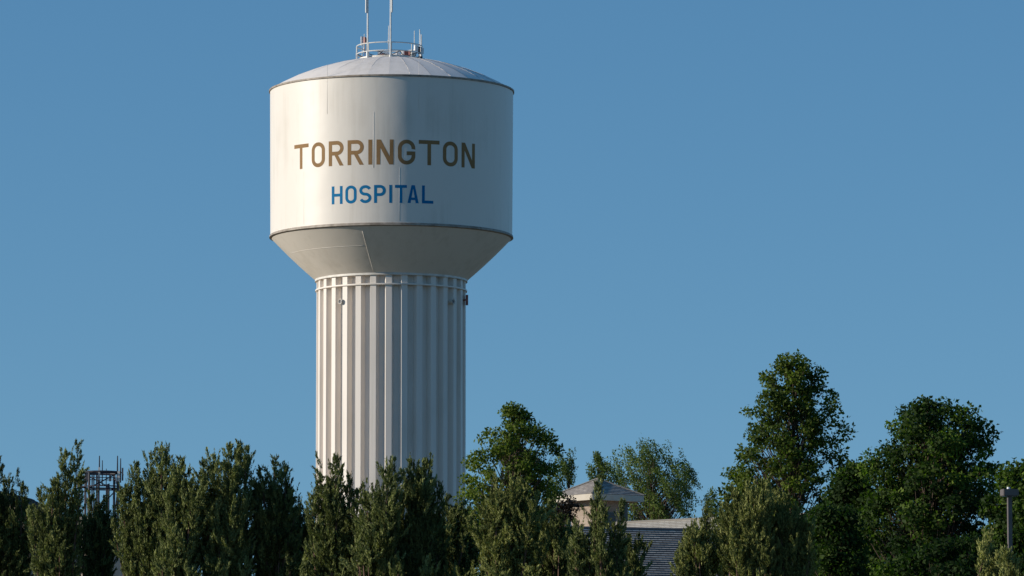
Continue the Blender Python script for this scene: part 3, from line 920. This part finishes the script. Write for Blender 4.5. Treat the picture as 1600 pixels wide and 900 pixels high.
J_GROUP = 'junipers in the dense row across the foreground'
def sprays(B, D, Ln, thick, tint0, dens=300, lw=.017, ll=.055):
    """a bough splits into a few pointed tufts; each tuft is dense, the room between them stays open"""
    nb = len(B)
    k = np.clip((Ln / .13).astype(int), 1, 5)
    idx = np.repeat(np.arange(nb), k)
    m_ = len(idx)
    t_ = RNG.uniform(.15, .95, m_)
    up = np.array([0, 0, 1.0])
    pos = B[idx] + D[idx] * (Ln[idx] * t_)[:, None] + up * (Ln[idx] * .22 * t_ * t_)[:, None]
    dd = unit(D[idx] * .75 + RNG.normal(size=(m_, 3)) * .42 + up * .45)
    l2 = np.clip(RNG.uniform(.11, .32, m_), .06, Ln[idx] * .62 + .03)
    return plumes(pos, dd, l2, l2 * .15 + .006, dens, lw, ll, np.clip(tint0[idx] + RNG.normal(size=m_) * .10, 0, 1))
def juniper(label, cx, depth, spires, body=70, mat='juniper', bright=.5, name='juniper_tree', body_top=None, nbody=230):
    """spires: (tip x, tip y, max half width px, base x) in photo pixels"""
    depth = depth - (cx - 800) / 1600 * 13.0        # the row recedes to the left, so the low sun rakes its face
    k = depth / F
    base = P(cx, 900, depth)
    e = empty(name, (base.x, base.y, 0), label, 'juniper', J_GROUP)
    Vs, Ts = [], []
    tr = MB()
    z900 = P(cx, 900, depth).z
    tr.tube([(base.x, base.y, 0), (base.x + .03, base.y, z900 * .5), (base.x, base.y, z900 - .3)], [.12, .09, .06], 8)
    allsp = [tuple(q) + (q[0] + (cx - q[0]) * .35,) if len(q) == 3 else tuple(q) for q in spires]
    for q in list(allsp):
        for _ in range(1):
            allsp.append((q[0] + RNG.choice([-1, 1]) * RNG.uniform(.4, 1.0) * min(q[2] + 3, 24), q[1] + RNG.uniform(26, 75), q[2] * .55, q[3]))
    for sp in allsp:
        tx, ty, hw = sp[:3]
        bx = sp[3] if len(sp) > 3 else tx + (cx - tx) * .35
        dd = RNG.uniform(-.35, .35)
        tip = np.array(P(tx, ty, depth + dd))
        Hs = max((930 - ty) * k, .9)
        bot = np.array([P(bx, 900, depth).x, depth + dd * .4, tip[2] - Hs])
        mid_ = (bot + tip) / 2 + np.array([RNG.normal() * .05, 0, 0])
        tr.tube([bot - np.array([0, 0, 0.3]), mid_, tip - np.array([0, 0, .08])], [.035, .02, .004], 5)
        n = int(16 + Hs * 30)
        f = RNG.random(n) ** .9 * .97                        # fraction down from the tip
        ax = tip[None] * ((1 - f) ** 2)[:, None] + bot[None] * (f * f)[:, None] + (mid_ * 2)[None] * (f * (1 - f))[:, None]
        vary = RNG.choice([.5, .8, 1.0, 1.6], n, p=[.3, .3, .28, .12])
        wdist = np.minimum((.018 + .19 * f * Hs), hw * k * .8) * vary
        az_ = RNG.random(n) * 2 * math.pi
        inc = np.radians(RNG.uniform(20, 48, n))
        Dn = np.stack([np.cos(az_) * np.sin(inc), np.sin(az_) * np.sin(inc), np.cos(inc)], 1)
        Ln = np.clip(wdist / np.sin(inc), .08, 1.0)
        Ln = np.minimum(Ln, np.maximum((f * Hs + .04) / (np.cos(inc) + .22) * .85, .06))
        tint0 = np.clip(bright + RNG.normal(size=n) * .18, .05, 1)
        V, T = sprays(ax, Dn, Ln, None, tint0)
        Vs.append(V); Ts.append(T)
        # thin shoots that stick out of the top and the sides
        ns = 9
        fs_ = RNG.random(ns) ** 1.3 * .55
        ap = tip[None] * ((1 - fs_) ** 2)[:, None] + bot[None] * (fs_ * fs_)[:, None] + (mid_ * 2)[None] * (fs_ * (1 - fs_))[:, None]
        az_ = RNG.random(ns) * 2 * math.pi; inc = np.radians(RNG.uniform(12, 50, ns))
        Ds = np.stack([np.cos(az_) * np.sin(inc), np.sin(az_) * np.sin(inc), np.cos(inc)], 1)
        Ls = np.clip((.03 + .21 * fs_ * Hs) / np.sin(inc) * RNG.uniform(1.0, 1.35, ns), .10, .75)
        Ls = np.minimum(Ls, fs_ * Hs * .95 + .10)
        V, T = plumes(ap, Ds, Ls, np.full(ns, .016), 130, .013, .045, np.clip(bright + RNG.normal(size=ns) * .15, 0, 1))
        Vs.append(V); Ts.append(T)
        # the leading shoot
        V, T = plumes((tip - np.array([0, 0, .26]))[None], np.array([[RNG.normal() * .1, 0, 1.0]]) * .8, np.array([.34]), np.array([.016]), 170, .013, .05, np.array([bright]))
        Vs.append(V); Ts.append(T)
    # body: boughs over a rounded crown below the spires, gathered into upright clumps
    btop = body_top or (min(s_[1] for s_ in spires) + 112)
    zt2 = P(cx, btop, depth).z
    nc = max(nbody // 8, 5)
    cz = RNG.uniform(z900 - 1.1, zt2 - .05, nc)
    cr = body * k * np.clip(1.0 - .80 * ((cz - z900) / max(zt2 - z900, .2)), .15, 1.45)
    ca = RNG.random(nc) * 2 * math.pi
    cq = np.sqrt(RNG.uniform(.25, 1, nc)) * .85
    Vb, Tb = [], []
    for j in range(nc):
        n = 13
        root = np.array([base.x + math.cos(ca[j]) * cr[j] * cq[j], base.y + math.sin(ca[j]) * cr[j] * cq[j], cz[j] - .45])
        tilt = np.array([math.cos(ca[j]) * .18, math.sin(ca[j]) * .18, 1.0])
        hgt = RNG.uniform(.4, .7)
        f = RNG.random(n)
        ax = root[None] + tilt[None] * (hgt * f)[:, None]
        az_ = RNG.random(n) * 2 * math.pi; inc = np.radians(RNG.uniform(14, 42, n))
        Dn = np.stack([np.cos(az_) * np.sin(inc), np.sin(az_) * np.sin(inc), np.cos(inc)], 1)
        Ln = RNG.uniform(.16, .34, n) * (1.15 - .6 * f)
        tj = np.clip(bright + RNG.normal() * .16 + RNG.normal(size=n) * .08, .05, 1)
        V, T = sprays(ax, Dn, Ln, None, tj)
        Vs.append(V); Ts.append(T)
        tr.tube([root - np.array([0, 0, .3]), root + tilt * hgt * .8], [.018, .005], 4)
    # below the picture: coarser sprays down to the ground
    n = 280
    zz = RNG.uniform(.25, z900 - 1.15, n)
    az_ = RNG.random(n) * 2 * math.pi
    rad_ = body * k * (1.05 + .25 * (1 - zz / z900)) * np.sqrt(RNG.uniform(.15, 1, n))
    Bp = np.stack([base.x + np.cos(az_) * rad_ * .8, base.y + np.sin(az_) * rad_ * .8, zz - .2], 1)
    inc = np.radians(RNG.uniform(15, 50, n))
    Dn = np.stack([np.cos(az_) * np.sin(inc), np.sin(az_) * np.sin(inc), np.cos(inc)], 1)
    V, T = plumes(Bp, Dn, RNG.uniform(.5, .9, n), np.full(n, .16), 75, .05, .16, np.clip(bright + RNG.normal(size=n) * .15, 0, 1))
    Vs.append(V); Ts.append(T)
    tr.build('trunk', M['jbark'], e)
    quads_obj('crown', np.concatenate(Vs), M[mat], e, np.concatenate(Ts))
    return e

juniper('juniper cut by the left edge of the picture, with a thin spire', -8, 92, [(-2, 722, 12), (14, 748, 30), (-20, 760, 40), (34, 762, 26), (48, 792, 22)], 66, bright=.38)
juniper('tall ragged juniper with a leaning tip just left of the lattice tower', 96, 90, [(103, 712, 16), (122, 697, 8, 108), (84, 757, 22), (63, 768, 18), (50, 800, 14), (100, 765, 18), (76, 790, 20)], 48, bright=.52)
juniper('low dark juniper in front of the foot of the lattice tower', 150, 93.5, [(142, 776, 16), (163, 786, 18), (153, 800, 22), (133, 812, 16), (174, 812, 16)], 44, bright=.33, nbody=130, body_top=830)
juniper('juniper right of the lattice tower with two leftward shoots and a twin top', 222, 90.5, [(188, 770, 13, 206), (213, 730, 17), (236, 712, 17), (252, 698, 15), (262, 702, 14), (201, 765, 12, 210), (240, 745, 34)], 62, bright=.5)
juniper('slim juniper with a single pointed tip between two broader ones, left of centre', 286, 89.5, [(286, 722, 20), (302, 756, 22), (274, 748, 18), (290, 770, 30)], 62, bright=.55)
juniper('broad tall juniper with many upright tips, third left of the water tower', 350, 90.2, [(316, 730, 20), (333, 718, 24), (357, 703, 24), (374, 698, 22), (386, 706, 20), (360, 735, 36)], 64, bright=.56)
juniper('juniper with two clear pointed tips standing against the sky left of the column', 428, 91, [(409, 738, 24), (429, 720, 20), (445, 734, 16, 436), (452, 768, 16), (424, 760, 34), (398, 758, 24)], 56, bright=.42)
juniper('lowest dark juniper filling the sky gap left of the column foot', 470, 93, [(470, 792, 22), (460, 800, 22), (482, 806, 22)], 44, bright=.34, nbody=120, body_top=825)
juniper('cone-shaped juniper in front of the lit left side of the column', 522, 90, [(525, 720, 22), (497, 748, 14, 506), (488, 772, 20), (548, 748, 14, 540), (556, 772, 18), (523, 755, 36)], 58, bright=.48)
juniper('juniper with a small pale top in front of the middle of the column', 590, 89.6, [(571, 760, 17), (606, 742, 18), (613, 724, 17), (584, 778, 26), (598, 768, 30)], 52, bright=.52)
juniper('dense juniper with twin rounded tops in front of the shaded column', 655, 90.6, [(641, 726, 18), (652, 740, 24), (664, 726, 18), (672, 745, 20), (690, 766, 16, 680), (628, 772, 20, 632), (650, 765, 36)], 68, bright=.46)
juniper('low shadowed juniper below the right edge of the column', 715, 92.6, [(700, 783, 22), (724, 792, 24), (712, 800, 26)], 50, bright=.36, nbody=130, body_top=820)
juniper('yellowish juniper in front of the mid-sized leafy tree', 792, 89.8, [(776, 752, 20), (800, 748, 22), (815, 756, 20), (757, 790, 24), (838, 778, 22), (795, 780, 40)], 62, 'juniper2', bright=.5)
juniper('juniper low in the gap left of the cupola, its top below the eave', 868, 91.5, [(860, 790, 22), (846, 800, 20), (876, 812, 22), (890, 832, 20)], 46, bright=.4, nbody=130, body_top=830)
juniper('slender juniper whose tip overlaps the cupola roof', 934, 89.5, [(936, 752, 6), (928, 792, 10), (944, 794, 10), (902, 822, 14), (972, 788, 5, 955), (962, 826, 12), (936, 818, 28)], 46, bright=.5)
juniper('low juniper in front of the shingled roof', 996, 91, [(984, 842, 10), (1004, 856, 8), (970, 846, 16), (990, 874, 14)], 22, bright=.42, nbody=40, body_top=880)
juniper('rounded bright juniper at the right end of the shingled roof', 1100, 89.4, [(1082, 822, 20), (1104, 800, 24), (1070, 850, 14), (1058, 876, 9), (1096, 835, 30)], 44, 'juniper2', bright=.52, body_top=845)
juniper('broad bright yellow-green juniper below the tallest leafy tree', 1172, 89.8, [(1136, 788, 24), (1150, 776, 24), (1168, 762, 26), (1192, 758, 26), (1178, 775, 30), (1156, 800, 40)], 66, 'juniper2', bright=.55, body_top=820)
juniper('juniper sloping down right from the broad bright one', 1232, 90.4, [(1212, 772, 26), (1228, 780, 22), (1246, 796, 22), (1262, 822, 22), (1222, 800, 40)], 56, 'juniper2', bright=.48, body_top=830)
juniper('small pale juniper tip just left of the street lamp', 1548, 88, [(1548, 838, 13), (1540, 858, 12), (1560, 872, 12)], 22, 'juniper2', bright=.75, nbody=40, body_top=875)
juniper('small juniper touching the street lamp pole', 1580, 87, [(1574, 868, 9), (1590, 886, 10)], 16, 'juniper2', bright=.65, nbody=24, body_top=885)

def leafy(name, label, cat, depth, cx, outline, mat, leaf=.095, nclump=220, per=75, clump=.34, group=None, droop=.15, elong=1.0, wind=(0, 0, 0), gaps=.0, ztrunk=None, bright=.5, tip_bias=0.5, fill=1.0, trunk_r=.16, leafw=.72, seed=None, gather=.72, wide=1.0):
    """outline: (y, x_left, x_right) rows in photo pixels, top to bottom"""
    k = depth / F
    base = P(cx, 900, depth)
    e = empty(name, (base.x, base.y, 0), label, cat, group)
    ys = np.array([o[0] for o in outline], float); xl = np.array([o[1] for o in outline], float); xr = np.array([o[2] for o in outline], float)
    rg = np.random.default_rng(seed or int(cx))
    wts = xr - xl + 6
    cl = []
    cum = np.cumsum((wts[1:] + wts[:-1]) / 2 * np.diff(ys)); cum = np.insert(cum, 0, 0); cum /= cum[-1]
    n = nclump
    u = (np.arange(n) + rg.random(n)) / n
    yy = np.interp(u, cum, ys)
    L_ = np.interp(yy, ys, xl); R_ = np.interp(yy, ys, xr)
    half = (R_ - L_) / 2; mid = (R_ + L_) / 2
    # points in a round slice, denser towards the outside
    rr_ = rg.random(n) ** tip_bias
    a = rg.random(n) * 2 * math.pi
    px = mid + half * rr_ * np.cos(a) * wide
    dy = half * k * rr_ * np.sin(a) * fill
    cen = np.array([list(P(px[i], yy[i], depth)) for i in range(n)])
    cen[:, 1] += dy
    # gather the clumps into boughs so that the outline is lobed and gaps stay open
    nbh = max(n // 9, 5)
    bi = rg.choice(n, nbh, replace=False)
    dmat = np.linalg.norm(cen[:, None] - cen[bi][None], axis=2)
    near = cen[bi[np.argmin(dmat, axis=1)]]
    cen = near + (cen - near) * gather + rg.normal(size=(n, 3)) * .05
    sc = clump * rg.uniform(.65, 1.35, n)
    sc = np.minimum(sc, half * k * .8 + .12)
    # limbs
    ztop = P(cx, ys[0], depth).z
    tops = []
    tr = MB()
    zt0 = ztrunk if ztrunk else 1.5
    tp = lambda z: np.array([base.x + (P(float(np.interp(1, [0, 1], [cx, cx])), 900, depth).x - base.x), base.y, z])
    ctop = np.array(P(float((xl[0] + xr[0]) / 2), float(ys[0]) + 25, depth))
    def trunk_at(z):
        f = np.clip((z - base.z * .6) / (ctop[2] - base.z * .6), 0, 1)
        return np.array([base.x + (ctop[0] - base.x) * f, base.y + math.sin(z * 1.3) * .06, z])
    zlist = np.linspace(0, ctop[2], 10)
    tr.tube([trunk_at(z) for z in zlist], [trunk_r * (1 - .85 * z / ctop[2]) + .01 for z in zlist], 8)
    tr.build('trunk', M['bark'], e)
    lb = MB()
    for i in range(0, n):
        c = cen[i]
        dist = math.hypot(c[0] - base.x, c[1] - base.y)
        z0 = max(c[2] - dist * rg.uniform(.9, 1.5) - .3, 1.0)
        s_ = trunk_at(z0)
        m1 = s_ + (c - s_) * .5 + np.array([0, 0, -.06 * dist]) + rg.normal(size=3) * .06
        lb.tube([s_, m1, c + np.array([0, 0, .1])], [.020 + .012 * dist, .013 + .005 * dist, .005], 4, False)
    lb.build('branches', M['bark'], e)
    # leaves
    cnt = (per * (sc / clump) ** 1.6).astype(int) + 5
    idx = np.repeat(np.arange(n), cnt); m_ = len(idx)
    v = rg.normal(size=(m_, 3)); v = unit(v) * (rg.random(m_) ** .42)[:, None]
    outd = unit(cen - np.array([[base.x, base.y, 0]]) - np.array([[0, 0, 1.]]) * (cen[:, 2:3] - .5))  # horizontal outward
    wv = np.array(wind, float)
    s2 = sc[idx]
    shape = np.array([1.0, 1.0, .72])
    pos = cen[idx] + v * s2[:, None] * shape
    if elong > 1:
        dirs = unit(wv[None] + rg.normal(size=(n, 3)) * .22)
        pos = cen[idx] + v * s2[:, None] * .38 + dirs[idx] * ((rg.random(m_) * 2 - .6) * s2 * elong * .62)[:, None]
    ld_ = unit(v * .5 + rg.normal(size=(m_, 3)) * .55 + np.array([0, 0, -droop]) + wv * .6)
    LL = leaf * rg.uniform(.65, 1.3, m_)
    global RNG
    V = leaf_quads(pos, ld_, LL, LL * leafw * rg.uniform(.8, 1.15, m_), .42, unit(v) * .75 + outd[idx] * .5 + rg.normal(size=(m_, 3)) * .35)
    bt = rg.normal(size=nbh) * .16
    tb_ = np.clip(bright + bt[np.argmin(dmat, axis=1)] + rg.normal(size=n) * .10, 0, 1)
    T = np.clip(tb_[idx] + rg.normal(size=m_) * .14, 0, 1)
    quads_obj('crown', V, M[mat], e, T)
    return e

G2 = 'leafy trees behind the junipers'
leafy('leafy_tree', 'tallest leafy tree, a pointed crown with open branches at its right side', 'tree', 172, 1232,
      [(556, 1226, 1254), (566, 1206, 1272), (590, 1182, 1284), (612, 1180, 1280), (640, 1172, 1282), (662, 1163, 1292), (690, 1158, 1300), (722, 1138, 1300), (740, 1114, 1302), (780, 1108, 1302), (830, 1106, 1304), (900, 1116, 1310), (960, 1130, 1305)],
      'linden', .118, 600, 56, .25, G2, trunk_r=.17, bright=.42, gather=.86, seed=77, wide=.97)
# its open right-hand branches are part of the same crown outline: a sparser second pass
def open_boughs(e, depth, pts, mat, per=46, leaf=.13, root=None, sc=.24):
    rg = np.random.default_rng(5)
    lb = MB(); Vs = []; Ts = []
    for (px, py) in pts:
        c = np.array(P(px, py, depth + rg.uniform(-.6, .6)))
        s_ = np.array(P(root[0] + rg.uniform(-4, 10), py + (px - root[0]) * rg.uniform(.25, .6) + 8, depth + rg.uniform(-.2, .2)))
        m1 = s_ + (c - s_) * .6 + np.array([.05, rg.uniform(-.15, .15), -.16])
        m0 = s_ + (c - s_) * .3 + np.array([0, 0, -.12 + rg.uniform(-.05, .05)])
        lb.tube([s_, m0, m1, c], [.022, .017, .012, .004], 5, False)
        for q in range(3):
            f = rg.uniform(.35, .95); st = m1 + (c - m1) * f; en = st + np.array([rg.uniform(-.1, .35), rg.uniform(-.3, .3), rg.uniform(.05, .4)])
            lb.tube([st, en], [.01, .004], 4, False)
            cc = en; n_ = per // 4
            v = unit(rg.normal(size=(n_, 3))) * (rg.random(n_) ** .5)[:, None] * sc * .75
            LL = leaf * rg.uniform(.65, 1.25, n_)
            Vs.append(leaf_quads(cc + v, unit(v + rg.normal(size=(n_, 3)) * .1 + [0, 0, -.02]), LL, LL * .72, .42)); Ts.append(np.clip(rg.normal(size=n_) * .15 + .45, 0, 1))
        v = unit(rg.normal(size=(per, 3))) * (rg.random(per) ** .5)[:, None] * sc
        LL = leaf * rg.uniform(.65, 1.25, per)
        Vs.append(leaf_quads(c + v, unit(v + rg.normal(size=(per, 3)) * .08), LL, LL * .72, .42)); Ts.append(np.clip(rg.normal(size=per) * .15 + .45, 0, 1))
    lb.build('open_branches', M['bark'], e)
    quads_obj('open_foliage', np.concatenate(Vs), M[mat], e, np.concatenate(Ts))
tall = [o for o in COL.objects if o.name.startswith('leafy_tree')][0]
open_boughs(tall, 172, [(1283, 582), (1276, 600), (1301, 620), (1305, 640), (1296, 655), (1316, 668), (1322, 680), (1313, 705), (1318, 725), (1304, 735), (1290, 640), (1288, 612), (1300, 690), (1306, 752), (1312, 765), (1296, 715), (1286, 670)], 'linden', root=(1240, 700))

leafy('leafy_tree', 'mid-sized leafy tree close beside the right edge of the column', 'tree', 200, 797,
      [(627, 795, 812), (640, 784, 822), (656, 774, 830), (668, 766, 872), (684, 732, 872), (705, 730, 878), (722, 722, 880), (745, 712, 886), (770, 704, 888), (800, 706, 884), (860, 716, 870), (940, 730, 860)],
      'linden', .125, 480, 54, .27, G2, bright=.6, trunk_r=.14, gather=.86, seed=5, wide=.97)
leafy('leafy_tree', 'broad dark round-topped leafy tree near the right edge', 'tree', 160, 1452,
      [(627, 1432, 1460), (636, 1428, 1482), (650, 1396, 1535), (668, 1380, 1555), (690, 1378, 1560), (705, 1354, 1558), (730, 1352, 1566), (750, 1350, 1566), (790, 1334, 1566), (840, 1326, 1568), (900, 1330, 1568), (960, 1340, 1565)],
      'maple', .13, 640, 62, .30, G2, bright=.5, trunk_r=.2, gather=.80, seed=12)
leafy('leafy_tree', 'small dark leafy tree in the dip between the tallest and the round-topped tree', 'tree', 164, 1328,
      [(728, 1320, 1344), (742, 1308, 1356), (765, 1300, 1364), (800, 1290, 1368), (850, 1286, 1372), (920, 1290, 1370)],
      'maple', .13, 280, 66, .31, G2, bright=.42)
leafy('leafy_tree', 'dark leafy tree cut by the right edge behind the street lamp', 'tree', 156, 1598,
      [(728, 1588, 1612), (738, 1572, 1625), (765, 1556, 1640), (800, 1542, 1650), (870, 1535, 1650), (940, 1550, 1650)],
      'maple', .13, 330, 66, .31, G2, bright=.45)
leafy('leafy_shrub', 'low dark leafy mass under the tallest tree, right of the bright junipers', 'shrub', 150, 1300,
      [(792, 1276, 1326), (820, 1262, 1345), (870, 1258, 1350), (940, 1255, 1350)],
      'maple', .12, 190, 72, .31, None, bright=.3)  # low tint puts the shade under the trees into the leaf colour
leafy('leafy_shrub', 'low dark leafy mass at the foot of the round-topped tree', 'shrub', 140, 1430,
      [(846, 1470, 1552), (866, 1400, 1560), (885, 1370, 1562), (940, 1345, 1560)],
      'maple', .12, 170, 66, .30, None, bright=.28)  # tint lowered here too: shade painted into the leaves
leafy('leafy_shrub', 'dark brownish-leaved shrub in front of the cupola left wall', 'shrub', 190, 886,
      [(770, 880, 896), (784, 868, 902), (806, 864, 900), (830, 850, 898), (870, 840, 900), (930, 840, 900)],
      'redleaf', .11, 90, 55, .24, None, bright=.5)
G3 = 'windblown trees behind the cupola'
leafy('windblown_tree', 'pale green windblown tree to the right of the cupola', 'tree', 268, 1035,
      [(710, 1000, 1030), (718, 976, 1060), (732, 958, 1086), (748, 952, 1102), (770, 958, 1100), (790, 968, 1094), (815, 975, 1088), (870, 990, 1070)],
      'poplar', .125, 290, 78, .40, G3, elong=2.6, wind=(-.5, 0, .8), bright=.7, trunk_r=.18, leafw=.5)
leafy('windblown_tree', 'smaller windblown tree rising directly behind the cupola roof', 'tree', 262, 942,
      [(712, 930, 938), (724, 926, 950), (745, 918, 966), (770, 915, 975), (820, 915, 975)],
      'poplar', .13, 90, 62, .36, G3, elong=1.8, wind=(-.35, 0, .85), bright=.55, leafw=.5)
leafy('windblown_tree', 'sparse windblown tree between the mid-sized leafy tree and the cupola', 'tree', 258, 884,
      [(714, 880, 896), (728, 868, 902), (745, 862, 902), (765, 858, 890), (820, 855, 885)],
      'poplar', .13, 60, 55, .34, G3, elong=1.8, wind=(-.45, 0, .8), bright=.55, leafw=.5)
leafy('windblown_tree', 'small distant tree between the windblown tree and the tallest tree', 'tree', 262, 1112,
      [(772, 1106, 1118), (785, 1100, 1126), (805, 1096, 1132), (850, 1096, 1132)],
      'poplar', .12, 46, 50, .3, G3, elong=1.5, wind=(.1, 0, .9), bright=.5, leafw=.5)
